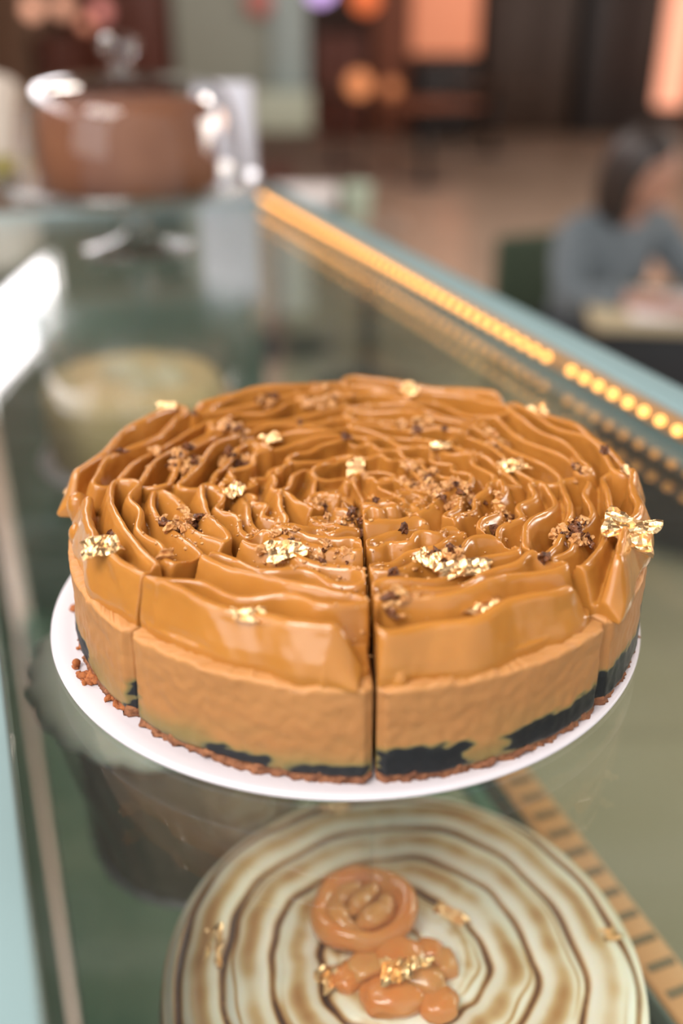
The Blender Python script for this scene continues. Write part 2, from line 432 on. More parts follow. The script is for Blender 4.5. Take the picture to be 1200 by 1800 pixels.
def frosting(sl, a_lo, a_hi, seed, flip, parent, radii, hts, gap=.0003):
    """zigzag petal-tip ribbon piped from the rim to the tip of the slice; slice local = cake centre"""
    rnd = random.Random(seed)
    mid = (a_lo + a_hi) / 2; half = (a_hi - a_lo) / 2
    ax = Vector((cos(mid), sin(mid))); ay = Vector((-sin(mid), cos(mid)))
    raw = []; hz = []
    side = -1 if flip else 1
    for k, r in enumerate(radii):
        tilt = (rnd.random() - .5) * .0055; sk = (rnd.random() - .5) * .5
        if isinstance(r, tuple): r, tilt = r
        hw = max(.0015, (r - .001) * tan(half) - (.0022 if sl in (3, 4, 5, 6) else .0040) - gap) * (1 + .07 * (rnd.random() - .5))
        hw = min(hw, .0455); hw = max(.0015, hw - .0018)
        bow = .5 + .35 * rnd.random()
        h = hts[0] + (hts[1] - hts[0]) * k / (len(radii) - 1) + (rnd.random() - .5) * .0045
        wob = (rnd.random() - .5) * .0058; wf = 1 + rnd.random() * 1.5
        n = max(3, int(2 * hw / .0012))
        for i in range(n + 1):
            u = side * (1 - 2 * i / n)
            y = hw * u
            arc = (sqrt(max(0, r * r - y * y)) - r) * bow
            x = r + arc + tilt * u + wob * sin(wf * pi * u + sk)
            if i == 0 and raw:                       # round hairpin from the pass before
                p0 = raw[-1].copy(); p1 = Vector((x, y)); h0 = hz[-1]; bul = min(.0050, (p1 - p0).length * .62)
                for q_ in range(1, 8):
                    a_ = pi * q_ / 8; m_ = p0.lerp(p1, .5 - .5 * cos(a_))
                    raw.append(Vector((m_.x, m_.y + (1 if y > 0 else -1) * bul * sin(a_)))); hz.append(h0 + (h - h0) * q_ / 8)
            raw.append(Vector((x, y))); hz.append(h + .0012 * sin(3 * u + seed + k))
        side = -side
    # resample evenly and round the hairpins
    pts = []; hs = []
    for i in range(len(raw) - 1):
        d = (raw[i + 1] - raw[i]).length; m_ = max(1, int(round(d / .0010)))
        for j in range(m_):
            pts.append(raw[i].lerp(raw[i + 1], j / m_)); hs.append(hz[i] + (hz[i + 1] - hz[i]) * j / m_)
    pts = gauss_smooth(pts, 5); hs = gauss_smooth(hs, 12)
    N = len(pts)
    prof = [(-.0042, 0), (-.0044, .22), (-.0037, .42), (-.0027, .62), (-.0020, .80), (-.0016, .92), (-.0009, .985), (0, 1.0),
            (.0009, .985), (.0016, .92), (.0020, .80), (.0027, .62), (.0037, .42), (.0044, .22), (.0042, 0)]
    bm = bmesh.new(); rings = []
    for i in range(N):
        t = (pts[min(i + 1, N - 1)] - pts[max(i - 1, 0)])
        if t.length < 1e-7: t = Vector((0, 1))
        t.normalize(); nrm = Vector((t.y, -t.x))
        p = pts[i]; r = p.length
        f = i / N
        wid = 1.0 + .25 * (1 - ss(.08, .16, f)) - .20 * ss(.6, 1, f)
        wid *= 1 + .14 * noise.noise(Vector((i * .03, seed, 0)))
        H = hs[i] * (1 + .10 * noise.noise(Vector((i * .045, seed * 3.1, 0)))) * ss(-5, 9, i) * (1 - .5 * ss(N - 8, N, i))
        leanr = .0012 + .0022 * ss(.02, .3, f) + .0030 * noise.noise(Vector((i * .02, seed * 1.7, 5)))
        ring = []
        for (o_, s_) in prof:
            kk_ = o_ * wid
            rip = .0022 * (f < .12) * noise.noise(Vector((i * .055, s_ * 1.2, seed * 3.0))) + .0009 * noise.noise(Vector((i * .07, s_ * 1.5, seed * 2.0))) * (1 - s_ * .4) + .0004 * noise.noise(Vector((i * .22, s_ * 5, seed)))
            q = p + nrm * (kk_ + rip) - Vector((1, 0)) * leanr * s_ * s_
            w_ = ax * q.x + ay * q.y
            if sl in (0, 1, 2):                       # the knife has trimmed these sides clean
                d_ = w_.dot(Vector((-sin(a_lo), cos(a_lo))))
                if d_ < .0008: w_ = w_ + Vector((-sin(a_lo), cos(a_lo))) * (.0008 - d_)
            if sl in (7, 0, 1):
                d_ = w_.dot(Vector((sin(a_hi), -cos(a_hi))))
                if d_ < .0008: w_ = w_ + Vector((sin(a_hi), -cos(a_hi))) * (.0008 - d_)
            ring.append(bm.verts.new((w_.x, w_.y, ZT - .001 + s_ * H)))
        rings.append(ring)
    m_ = len(prof)
    for a, b in zip(rings, rings[1:]):
        for i in range(m_): bm.faces.new((a[i], a[(i + 1) % m_], b[(i + 1) % m_], b[i]))
    bm.faces.new(rings[0]); bm.faces.new(rings[-1][::-1])
    # bed of frosting that fills the folds
    out = wedge_xy(a_lo, a_hi, .1165, gap + .0010, 24)
    lo = [bm.verts.new((p.x, p.y, ZT - .0012)) for p in out]; up = [bm.verts.new((p.x, p.y, ZT + .0040)) for p in out]
    cen = sum(out, Vector((0, 0))) / len(out)
    for i in range(len(out)): bm.faces.new((lo[i], lo[(i + 1) % len(out)], up[(i + 1) % len(out)], up[i]))
    bm.faces.new(lo[::-1]); bm.faces.new(up)
    for (da, r0, z0, ln, rr) in DRIPS.get(sl, []):
        a = radians(da)
        vs = bmesh.ops.create_uvsphere(bm, u_segments=14, v_segments=10, radius=1)['verts']
        for v in vs:
            k_ = .55 + .45 * (v.co.z * .5 + .5)
            v.co = Vector((v.co.x * rr * k_, v.co.y * rr * k_, v.co.z * ln))
        bmesh.ops.translate(bm, vec=(r0 * cos(a), r0 * sin(a), z0), verts=vs)
    bmesh.ops.recalc_face_normals(bm, faces=bm.faces)
    o = obj('frosting', bm, FROST, parent)
    rm = o.modifiers.new('fuse', 'REMESH'); rm.mode = 'VOXEL'; rm.voxel_size = .00056; rm.use_smooth_shade = True
    sm = o.modifiers.new('soften', 'SMOOTH'); sm.factor = .5; sm.iterations = 3
    return o

DRIPS = {0: [(-96, .1190, .0375, .0105, .0026), (-96, .1160, .0425, .010, .0048),], 1: [(-84, .1175, .041, .006, .0035)],
         7: [(-176, .118, .048, .009, .006), (-168, .117, .044, .007, .005)]}

def pitch_list(r0, steps):
    out = [r0]
    for s_ in steps: out.append(out[-1] - s_)
    return [r for r in out if r > .006]
mm = .001
rows = {
    0: [(.1115, .0035), (.0985, -.0020), (.0900, .0035), (.0800, -.001), (.0700, .002), (.0600, .001), (.0510, -.001), (.0425, 0), (.0335, .001), (.0250, 0), (.0170, 0), (.0090, 0)],
    1: [(.1120, -.0015), (.1010, .0020), (.0930, -.0050), (.0830, -.0015), (.0720, -.002), (.0620, -.001), (.0530, .001), (.0440, 0), (.0350, .001), (.0260, 0), (.0170, 0), (.0090, 0)],
}
slices_lab = [
    'front cheesecake slice left of the middle cut, gold fleck on its big folded caramel rim',          # 0: -88-45 .. -88
    'front cheesecake slice right of the middle cut, large dark patches low on its side',              # 1
    'right-hand cheesecake slice with big gold leaf at its rim, dark stripe along base',               # 2
    'cheesecake slice at back right, rim folds running towards the amber lights',
    'cheesecake slice at the back, just right of the far centre, bright gold flake on rim',
    'cheesecake slice at the back, just left of the far centre, crumb-covered rim',
    'cheesecake slice at back left, rim turned towards the glass cake dome',
    'left-hand cheesecake slice above the orange crumbs on the board, gold leaf near rim']
LO0 = A0 - DA
frost_objs = []
for k in range(NS):
    a_lo, a_hi = radians(LO0 + DA * k), radians(LO0 + DA * (k + 1))
    st = thing('cheesecake_slice', slices_lab[k], 'cake slice', CB, 0, 'slices of the caramel cheesecake')
    lv = [(.0062, .0004), (.0075, 0)] + [(.009 + .0011 * i, 0) for i in range(29)] + [(.0405, 0), (.0411, .0003), (ZT, .0012), (ZT + .0003, .004)]
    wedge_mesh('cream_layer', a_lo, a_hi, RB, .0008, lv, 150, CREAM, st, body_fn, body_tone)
    wedge_mesh('biscuit_base', a_lo, a_hi, RB + .0004, .0007, [(ZB0, .0003), (.0032, 0), (.0042, 0), (.0052, 0), (.0062, 0), (.0071, .0006), (.0073, .003)], 150, BISC, st, base_fn)
    rr_ = rows.get(k)
    if rr_ is None:
        rnd = random.Random(40 + k); r_ = {2: .1155, 7: .1130}.get(k, .1205); rr_ = []
        while r_ > .007: rr_.append(r_); r_ -= (.0075 + .0025 * rnd.random())
    frost_objs.append(frosting(k, a_lo, a_hi, 11 + k * 3, k in (2, 4, 7), st, rr_, (.0205, .0125), gap=.0009 if k in (0, 1) else .0001))

# ---- toppings: find the surface of the frosting
dg = bpy.context.evaluated_depsgraph_get()
bvhs = []
for o in frost_objs:
    ev = o.evaluated_get(dg); me = ev.to_mesh()
    bvhs.append(BVHTree.FromPolygons([v.co[:] for v in me.vertices], [p.vertices[:] for p in me.polygons])); ev.to_mesh_clear()
def top_at(x, y):
    best = None
    for b in bvhs:
        h = b.ray_cast(Vector((x - CX, y - CY, .2)), Vector((0, 0, -1)))
        if h[0] is not None and (best is None or h[0].z > best[0]): best = (h[0].z, h[1])
    return best or (ZT, Vector((0, 0, 1)))
def on_cake(px, py):
    """point of the frosting surface that the photo shows at px, py, by marching level planes"""
    for i in range(60):
        z = .072 - i * .0005
        p = at(px, py, z)
        t, n = top_at(p.x, p.y)
        if t >= z: return Vector((p.x, p.y, G + t)), n
    p = at(px, py, .05); return Vector((p.x, p.y, G + top_at(p.x, p.y)[0])), Vector((0, 0, 1))

GOLD = principled('gold_leaf', (.95, .64, .33), .3, metal=1.0, bump=.5, bscale=900, bdist=.0006)
def leaf_mesh(sx, sy, seed, rug=.32):
    bm = bmesh.new(); n = 10; g = []
    for i in range(n + 1):
        row = []
        for j in range(n + 1):
            u, v = i / n - .5, j / n - .5
            a = atan2(v, u); rad = max(abs(u), abs(v)) * 2
            lim = .85 + .35 * noise.noise(Vector((cos(a) * 1.3, sin(a) * 1.3, seed)))
            x, y = u * sx * lim * (1.1), v * sy * lim * 1.1
            z = min(sx, sy) * rug * (.8 * noise.noise(Vector((u * 2.5, v * 2.5, seed * 2.3))) + .45 * noise.noise(Vector((u * 7, v * 7, seed))) + .12 * noise.noise(Vector((u * 19, v * 19, seed))))
            row.append(bm.verts.new((x, y, z)))
        g.append(row)
    for i in range(n):
        for j in range(n): bm.faces.new((g[i][j], g[i + 1][j], g[i + 1][j + 1], g[i][j + 1]))
    return bm
def gold(p, nrm, sx, sy, seed, label, grp, lift=.0012, rot=0.0, rug=.32, flat=.5):
    o = obj('gold_leaf', leaf_mesh(sx, sy, seed, rug), GOLD, smooth=False)
    so = o.modifiers.new('thick', 'SOLIDIFY'); so.thickness = .00012
    q = Vector((0, 0, 1)).lerp(nrm, flat).normalized().to_track_quat('Z', 'Y')
    o.rotation_mode = 'QUATERNION'; from mathutils import Quaternion
    o.rotation_quaternion = q @ Quaternion((0, 0, 1), rot)
    o.location = p + Vector((0, 0, lift))
    tag(o, label, 'gold leaf', grp); return o
GG = 'gold leaf flakes on the caramel cheesecake'
toward = Vector((0, -.75, .65)).normalized()
for i, (px, py, sx, sy, lab, tilt, rot) in enumerate([
    (180, 968, 15, 11, 'gold leaf flake lying on the left-hand rim, beside a dark crumb', .4, .5),
    (435, 1090, 12, 7, 'small gold fleck on the front rim fold left of the middle cut', .3, 0),
    (500, 978, 15, 9, 'crinkled gold flake on folds just left of the middle cut', .4, .2),
    (412, 880, 10, 8, 'orange-gold flake beside a nut piece on the left half', .4, .9),
    (625, 826, 8, 16, 'tall upright gold flake near the centre of the caramel cake', .2, 0),
    (478, 785, 9, 7, 'pale gold fleck left of the centre towards the back', .3, .4),
    (718, 688, 9, 9, 'bright whitish gold flake on the far back rim', .8, .7),
    (945, 724, 9, 7, 'shiny gold flake on the back right rim of the cake', .6, .2),
    (775, 788, 10, 5, 'narrow gold fleck on loops right of the centre, towards back', .3, .1),
    (898, 828, 15, 9, 'crumpled gold flake among the loops on the right half', .3, .3),
    (1104, 835, 4, 11, 'thin gold sliver standing on the right edge', .2, .2),
    (1106, 934, 21, 16, 'largest gold leaf, draped over the right-hand rim', .7, -.4),
    (755, 990, 8, 9, 'gold curl beside a nut cluster right of the middle cut', .3, .9),
    (812, 1010, 23, 9, 'long flat gold strip behind the front right rim', .3, .25),
    (845, 1068, 14, 9, 'gold fleck on the front rim right of the middle cut', .3, 0),
    (120, 832, 4, 9, 'tiny dark gold sliver standing on the left edge', .1, 0),
    (295, 718, 10, 5, 'golden crinkled fleck on the back left rim', .4, 0)]):
    p, n = on_cake(px, py)
    gold(p, (toward * tilt + Vector((0, 0, 1)) * (1 - tilt)).normalized(), sx * mm, sy * mm, i * 3.7 + 1, lab, GG, rot=rot, flat=1.0)

NUT = [principled('toasted_nut', (.42, .17, .045), .4, col2=(.62, .33, .12), vscale=500, bump=.6, bscale=700, coat=.3),
       principled('dark_caramelised_nut', (.050, .018, .009), .42, spec=.3, col2=(.19, .065, .02), vscale=500, bump=.6, bscale=700, coat=.1),
       principled('pale_nut', (.62, .36, .14), .5, col2=(.50, .22, .07), vscale=400)]
def crumble(px, py, size, n, dark, seed, label, name='praline_cluster', pale=.2, grp='praline clusters on the caramel cheesecake'):
    rnd = random.Random(seed); p0, n0 = on_cake(px, py)
    bm = bmesh.new()
    for i in range(n):
        a = rnd.random() * 6.28; d = size * sqrt(rnd.random()) if n > 1 else 0
        x, y = p0.x + d * cos(a), p0.y + d * sin(a) * 1.2
        t = top_at(x, y)[0]; t = max(min(t, p0.z - G + .002), p0.z - G - .004)
        r = (.0007 + .0015 * rnd.random() ** 2) if n > 1 else size
        f0 = len(bm.faces)
        chunk(bm, (x - p0.x, y - p0.y, t + G - p0.z + r * (.45 + 1.4 * rnd.random() * (n > 1) * (d < size * .6))), r, rnd, amp=1.1)
        u = rnd.random(); mi = 1 if u < dark * .75 else (2 if u > 1 - pale else 0)
        bm.faces.ensure_lookup_table()
        for f in bm.faces[f0:]: f.material_index = mi
    o = obj(name, bm, NUT, loc=p0, smooth=False); tag(o, label, 'nut crumble', grp); return o
for i, (px, py, sz, n, dk, lab) in enumerate([
    (325, 820, 8, 26, .45, 'praline cluster in a fold of the left half, dark underneath'),
    (415, 822, 7, 18, .6, 'dark praline cluster left of centre'),
    (320, 922, 8, 24, .45, 'praline cluster on the left-hand slice, below the rim loops'),
    (352, 922, 5, 12, .7, 'darker nut clump touching the left-hand praline cluster'),
    (618, 922, 6, 22, .75, 'black-brown nut clump right at the middle cut'),
    (735, 850, 9, 34, .3, 'wide amber crumble patch just right of the centre'),
    (790, 862, 10, 34, .1, 'pale sugary crumble patch right of the amber one'),
    (860, 893, 9, 20, .35, 'loose praline bits on the right half, with two dark seeds'),
    (1005, 935, 8, 26, .5, 'praline cluster on the right-hand slice, by the largest gold leaf'),
    (785, 975, 7, 22, .5, 'brown praline cluster behind the long gold strip'),
    (403, 755, 8, 16, .35, 'praline cluster towards the back left'),
    (470, 722, 5, 9, .7, 'dark crumb clump near the back rim, left of centre'),
    (735, 745, 8, 20, .4, 'praline scatter at the back, right of centre'),
    (870, 772, 6, 14, .5, 'praline clump on the back right loops'),
    (1015, 828, 4, 8, .6, 'small dark nut clump near the right rim'),
    (560, 695, 12, 30, .2, 'fine crumble spread over the far back rim'),
    (500, 960, 9, 22, .2, 'fine brown crumble around the crinkled gold flake'),
    (580, 985, 8, 18, .25, 'fine crumble just left of the middle cut'),
    (570, 900, 7, 12, .4, 'small nut bits on short folds near the centre'),
    (700, 1055, 6, 12, .15, 'pale crumble clump at front, just right of the middle cut')]):
    crumble(px, py, sz * mm, int(n * 1.6), dk, 100 + i, lab)
SEEDL = [(343, 745, 'at the back left'), (195, 944, 'above the left-hand gold leaf'), (292, 978, 'on the outer fold of the left-hand slice'), (660, 882, 'beside the middle cut near the centre'),
         (710, 935, 'on a smooth fold right of the middle cut'), (865, 935, 'on the right half below the loose bits'), (640, 858, 'below the tall gold flake'), (214, 818, 'near the left edge'),
         (273, 802, 'on the upper left loops'), (527, 748, 'towards the back, left of centre'), (608, 786, 'behind the tall gold flake'), (1062, 795, 'near the right back edge'),
         (575, 912, 'on the short folds left of the centre'), (690, 1010, 'in front of the right crumble'), (955, 985, 'on the right-hand fold'), (780, 765, 'among back loops right of centre')]
for i, (px, py, w_) in enumerate(SEEDL):
    crumble(px, py, .0014 + .0004 * (i % 3), 1, 1.0, 300 + i, 'single dark nut bit ' + w_, 'nut_bit', 0, 'single dark nut bits on the caramel cheesecake')
# fine sugar crumbs nobody could count
rnd = random.Random(5); bm = bmesh.new()
spots = [(735, 850), (790, 862), (500, 960), (560, 700), (860, 893), (325, 820), (415, 830), (320, 925), (600, 985), (570, 890), (700, 1050), (785, 985), (640, 720), (450, 900), (690, 960), (840, 760)]
for i in range(850):
    c = spots[rnd.randrange(len(spots))]
    p = at(c[0] + rnd.gauss(0, 38), c[1] + rnd.gauss(0, 20), .060)
    if hypot(p.x - CX, p.y - CY) > .108: continue
    t = top_at(p.x, p.y)[0]; r = .00035 + .0005 * rnd.random() ** 2
    f0 = len(bm.faces); chunk(bm, (p.x - CX, p.y - CY, t + r * .4), r, rnd, sub=1)
    bm.faces.ensure_lookup_table(); mi = 0 if rnd.random() < .6 else 2
    for f in bm.faces[f0:]: f.material_index = mi
tag(obj('sugar_crumbs', bm, NUT, loc=CB), 'fine sugary crumbs sprinkled over the caramel frosting', 'crumbs', kind='stuff')

# crumbs on the board
def board_crumb(px, py, size, n, seed, label):
    rnd = random.Random(seed); p0 = at(px, py, .0026); bm = bmesh.new()
    for i in range(n):
        a = rnd.random() * 6.28; d = size * rnd.random() ** .7
        r = .0006 + .0011 * rnd.random()
        chunk(bm, (d * cos(a), d * sin(a) * .8, r * .5 + .0012 * rnd.random() * (d < size * .5)), r, rnd, amp=.5)
    o = obj('biscuit_crumb', bm, principled('loose_biscuit_crumb', (.38, .12, .030), .85, col2=(.24, .07, .02), vscale=600), loc=p0)
    tag(o, label, 'crumb', 'biscuit crumbs on the white cake board'); return o
for i, (px, py, sz, n, lab) in enumerate([
    (157, 1192, 5, 46, 'largest orange-brown crumb clump on the board, at the left'),
    (131, 1070, 2.5, 10, 'crumb clump high at the left, where the dark filling shows'),
    (146, 1140, 2.2, 10, 'crumbs between the two left-hand clumps, against the cake'),
    (222, 1238, 4, 26, 'crumb clump on the board below the left-hand slice'),
    (195, 1230, 1.6, 4, 'few loose crumbs between the two lower left clumps'),
    (268, 1270, 2.5, 9, 'crumbs on the board at the foot of the left cut'),
    (133, 1172, 1.6, 4, 'tiny crumbs above the largest clump')]):
    board_crumb(px, py, sz * mm, n, 500 + i, lab)

# ------------------------------------------------------------------ torched meringue cake on the shelf
TZ = -.170; TC = at(707, 1695, TZ); TR = .114
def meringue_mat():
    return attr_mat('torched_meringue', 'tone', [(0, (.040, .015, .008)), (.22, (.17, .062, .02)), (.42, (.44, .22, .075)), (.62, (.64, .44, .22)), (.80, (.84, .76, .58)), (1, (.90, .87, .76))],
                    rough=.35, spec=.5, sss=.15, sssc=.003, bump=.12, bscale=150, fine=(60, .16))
tor = thing('meringue_cake', 'torched swirled meringue cake with apricots, seen through the glass at the bottom', 'cake', Vector((TC.x, TC.y, G + SZ + .004)))
bm = bmesh.new(); lay = bm.verts.layers.float.new('tone'); NR, NA = 190, 360; rings = []
HT = TZ - SZ - .004
for i in range(NR + 1):
    s_ = i / NR; ring = []
    for j in range(NA):
        a = 2 * pi * j / NA
        wob = .22 * noise.noise(Vector((cos(a) * 1.5, sin(a) * 1.5, 1.0 + s_ * 1.2))) + .10 * noise.noise(Vector((cos(a) * 4, sin(a) * 4, s_ * 3)))
        r = TR * min(s_ / .86, 1)
        ph = r / .0225 + wob + .0 * a + .25
        fr = ph - math.floor(ph)
        # a piped band: rises slowly from its inner foot to a crest, drops steeply to the groove at fr = 0
        hgt = .0042 * (sin(pi * min(1, fr * 1.02)) ** .7)
        band = math.floor(ph)
        n1 = noise.noise(Vector((cos(a) * 2.2 + band * 3, sin(a) * 2.2, band * 1.7)))
        n2 = noise.noise(Vector((cos(a) * 7 + band, sin(a) * 7, r * 60)))
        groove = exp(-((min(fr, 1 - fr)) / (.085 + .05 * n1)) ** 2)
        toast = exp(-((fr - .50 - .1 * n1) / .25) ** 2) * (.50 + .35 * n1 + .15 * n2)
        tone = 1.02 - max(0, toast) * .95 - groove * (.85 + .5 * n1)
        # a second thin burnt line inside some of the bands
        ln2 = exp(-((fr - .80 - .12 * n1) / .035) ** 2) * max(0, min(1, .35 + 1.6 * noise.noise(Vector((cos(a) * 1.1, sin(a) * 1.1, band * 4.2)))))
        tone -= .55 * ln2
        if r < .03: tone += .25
        z = HT + hgt
        rr = r
        if s_ > .86:
            q = (s_ - .86) / .14
            z = (HT + hgt) * (1 - q) + .0 * q; rr = TR + .003 * sin(pi * q) ; tone -= .15 * (1 - q)
        z -= .006 * ss(.94, 1, r / TR)
        v = bm.verts.new((rr * cos(a) if s_ > 0 else .00001 * cos(a), rr * sin(a) if s_ > 0 else .00001 * sin(a), max(0, z)))
        v[lay] = max(0, min(1, tone)); ring.append(v)
    rings.append(ring)
for a_, b_ in zip(rings, rings[1:]):
    for j in range(NA): bm.faces.new((a_[j], a_[(j + 1) % NA], b_[(j + 1) % NA], b_[j])[::-1])
bmesh.ops.remove_doubles(bm, verts=rings[0], dist=.0001)
bmesh.ops.recalc_face_normals(bm, faces=bm.faces)
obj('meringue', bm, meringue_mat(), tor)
bm = lathe([(0, -.003), (TR + .000, -.003), (TR + .001, -.002), (TR + .000, -.0008), (0, -.0008)], 96)
tag(obj('cake_board', bm, BOARD, loc=(TC.x, TC.y, G + SZ + .0072)), 'white board under the torched meringue cake on the glass shelf', 'cake board')
tor.location.z += .0027

APR = principled('apricot_flesh', (.72, .24, .06), .22, spec=.6, sss=.4, sssr=(1, .5, .15), sssc=.004, coat=.4, col2=(.70, .30, .09), vscale=60)
APL = principled('apricot_inner', (.68, .33, .11), .25, sss=.4, sssc=.004, coat=.4, col2=(.64, .27, .085), vscale=80)
def apricot_ring(p, r):
    """a halved poached apricot lying hollow side up, with its folded inner flesh"""
    t = thing('apricot_half', 'large poached apricot half curled hollow side up on the meringue', 'apricot', p, -.45, 'apricots on the meringue cake')
    bm = lathe([(0, .001), (r * .75, .002), (r * .97, .007), (r, .012), (r * .93, .0165), (r * .80, .0175), (r * .68, .015), (r * .60, .010), (r * .35, .0075), (0, .007)], 48,
               jitter=lambda rr, z, a: (rr * (1 + .06 * sin(2 * a) + .05 * noise.noise(Vector((cos(a) * 2, sin(a) * 2, z * 60)))), .0012 * sin(3 * a)))
    obj('skin', bm, APR, t)
    curves = (([(-.006, .012), (-.0135, .004), (-.013, -.006), (-.005, -.013), (.005, -.012)], .0056, .0105),
              ([(.001, .0135), (-.0015, .006), (-.003, -.001), (-.005, -.006)], .0050, .0125), ([(.009, .010), (.010, .002), (.006, -.006), (.001, -.010)], .0062, .0125))
    for ctl, rad, zz in curves:
        n = 26; pts = []
        for i in range(n):
            u = i / (n - 1) * (len(ctl) - 1); a_ = min(int(u), len(ctl) - 2); f_ = u - a_; f_ = f_ * f_ * (3 - 2 * f_)
            pts.append(Vector((ctl[a_][0] * (1 - f_) + ctl[a_ + 1][0] * f_, ctl[a_][1] * (1 - f_) + ctl[a_ + 1][1] * f_, zz + .001 * sin(i * .5))))
        pts = gauss_smooth(pts, 8)
        bm = tube(bmesh.new(), pts, [rad * (.12 + .88 * sin(pi * (i + .4) / (n - .2)) ** .5) for i in range(n)], 16)
        obj('flesh_fold', bm, APL, t)
    return t
def apz(p):  # height of the meringue's surface there
    return G + TZ + .0062
pa = at(638, 1640, TZ); pa.z = apz(pa); apricot_ring(pa, .0250)
def apricot_piece(px, py, sx, sy, sz, rot, lab, seed, lift=0.0):
    p = at(px, py, TZ); p.z = apz(p) + lift
    bm = bmesh.new(); vs = bmesh.ops.create_icosphere(bm, subdivisions=4, radius=1)['verts']
    for v in vs:
        d = v.co.copy(); k_ = 1 + .16 * noise.noise(d * 1.3 + Vector((seed, 0, 0))) + .05 * noise.noise(d * 4 + Vector((seed, 0, 0)))
        sq = max(abs(d.x), abs(d.y), abs(d.z)); k_ *= .8 + .2 / sq
        v.co = Vector((d.x * sx * k_, d.y * sy * k_, (d.z * k_ + .6) * sz))
    o = obj('apricot_piece', bm, APL if seed % 2 else APR, loc=p); o.rotation_euler = (0, 0, rot)
    tag(o, lab, 'apricot', 'apricots on the meringue cake')
apricot_piece(752, 1700, .0075, .0065, .0060, .3, 'cube-like apricot piece at the right of the fruit heap', 2)
apricot_piece(780, 1718, .0060, .0075, .0055, .2, 'pale apricot piece furthest right in the fruit heap', 3)
apricot_piece(655, 1718, .0150, .0085, .0060, .5, 'apricot wedge lying against the large apricot half', 5)
apricot_piece(700, 1712, .0125, .0095, .0070, -.3, 'orange apricot wedge in the middle of the fruit heap', 4, .002)
apricot_piece(735, 1752, .0130, .0080, .0065, -.4, 'pale apricot slice under the silvery gold leaf', 7, .003)
apricot_piece(615, 1738, .0090, .0065, .0045, .9, 'dark apricot bit beside the crumpled gold flake', 6)
apricot_piece(690, 1775, .0150, .0100, .0070, .1, 'apricot wedge at the near side of the fruit heap', 8)
apricot_piece(770, 1790, .0090, .0080, .0060, .2, 'orange apricot bit at the near right of the heap', 10)
G2 = 'gold leaf flakes on the meringue cake'
for i, (px, py, sx, sy, lift, lab, rot) in enumerate([
    (590, 1742, 17, 12, .004, 'crumpled gold flake between meringue and apricot heap', .4),
    (692, 1768, 15, 13, .018, 'silvery gold leaf lying on the apricot slice', .1),
    (738, 1755, 9, 6, .018, 'small gold fleck right of the silvery leaf on the apricot', .1),
    (790, 1628, 19, 7, .002, 'twisted orange-gold flake right of the large apricot', -.6),
    (378, 1680, 9, 22, .0, 'upright gold flake on the left side of the meringue', .1),
    (585, 1437, 17, 8, .0, 'gold flake near the far edge of the meringue', .0),
    (1060, 1660, 15, 9, .0, 'gold flake on the right-hand ring of the meringue', .3)]):
    p = at(px, py, TZ); p.z = apz(p) + lift
    gold(p, Vector((0, -.2, 1)).normalized(), sx * mm, sy * mm, 60 + i * 2.3, lab, G2, lift=.0006, rot=rot, rug=.45)

# ------------------------------------------------------------------ other cakes in the case
# pale scalloped cake half hidden below the caramel cheesecake
SC = P(.455, .080, -.095)
sc = thing('scalloped_cake', 'greyish-brown cake with pale scalloped cream edge inside the case, left below the cheesecake', 'cake', Vector((SC.x, SC.y, G + SZ + .004)))
sh = -.095 - SZ - .004
bm = lathe([(0, 0), (.064, 0), (.066, .01), (.070, sh - .03), (.079, sh - .008), (0, sh - .008)], 96,
           jitter=lambda r, z, a: (r * (1 + .012 * sin(26 * a) * (r > .05)), 0))
obj('cake_body', bm, principled('grey_brown_sponge', (.40, .31, .22), .6, col2=(.28, .21, .14), vscale=25), sc)
bm = lathe([(0, sh - .008), (.081, sh - .009), (.088, sh - .006), (.089, sh - .001), (.085, sh + .002), (.074, sh + .0005), (0, sh)], 192,
           jitter=lambda r, z, a: (r * (1 + .035 * abs(sin(12 * a)) * (r > .080)), .001 * abs(sin(12 * a)) * (r > .080)))
obj('cream_edge', bm, principled('pale_cream', (.52, .56, .47), .5, sss=.2, sssc=.004), sc)
bm = bmesh.new(); NA = 160; rings = []
for i in range(16):
    z = i / 15 * (sh - .02); ring = []
    for j in range(NA):
        a = 2 * pi * j / NA
        r = .0690 + .010 * ss(.3, 1, i / 15) + .0020 * noise.noise(Vector((cos(a) * 5, sin(a) * 5, z * 18))) + .0012 * sin(18 * a + z * 80)
        ring.append(bm.verts.new((r * cos(a), r * sin(a), z)))
    rings.append(ring)
for a_, b_ in zip(rings, rings[1:]):
    for j in range(NA): bm.faces.new((a_[j], a_[(j + 1) % NA], b_[(j + 1) % NA], b_[j]))
obj('clear_wrap', bm, glass_mat('clear_cake_wrap', (.93, .95, .93), base=.03, amp=1.0, power=3, rough=.12), sc)

# yellow-cream cake at the far left below the glass
YC = at(232, 665, -.13)
yc = thing('cream_cake', 'pale yellow cake inside the case, below the glass in front of the domed stand', 'cake', Vector((YC.x, YC.y, G + SZ + .004)))
yh = -.13 - SZ - .004
bm = lathe([(0, 0), (.095, 0), (.098, .006), (.099, yh - .012), (.094, yh - .002), (.080, yh), (0, yh)], 96,
           jitter=lambda r, z, a: (r * (1 + .01 * sin(9 * a)), .002 * noise.noise(Vector((cos(a) * 3, sin(a) * 3, r * 30)))))
obj('cake_body', bm, principled('pale_yellow_cream', (.62, .47, .22), .5, col2=(.50, .40, .20), vscale=12), yc)
bm = bmesh.new(); rnd = random.Random(4)
for i in range(9):
    a = rnd.random() * 6.28; d = .06 * rnd.random(); chunk(bm, (d * cos(a), d * sin(a), yh + .004), .013, rnd, sub=3, sq=.6)
obj('cream_topping', bm, principled('light_cream_topping', (.66, .64, .48), .5, col2=(.42, .40, .22), vscale=20), yc)
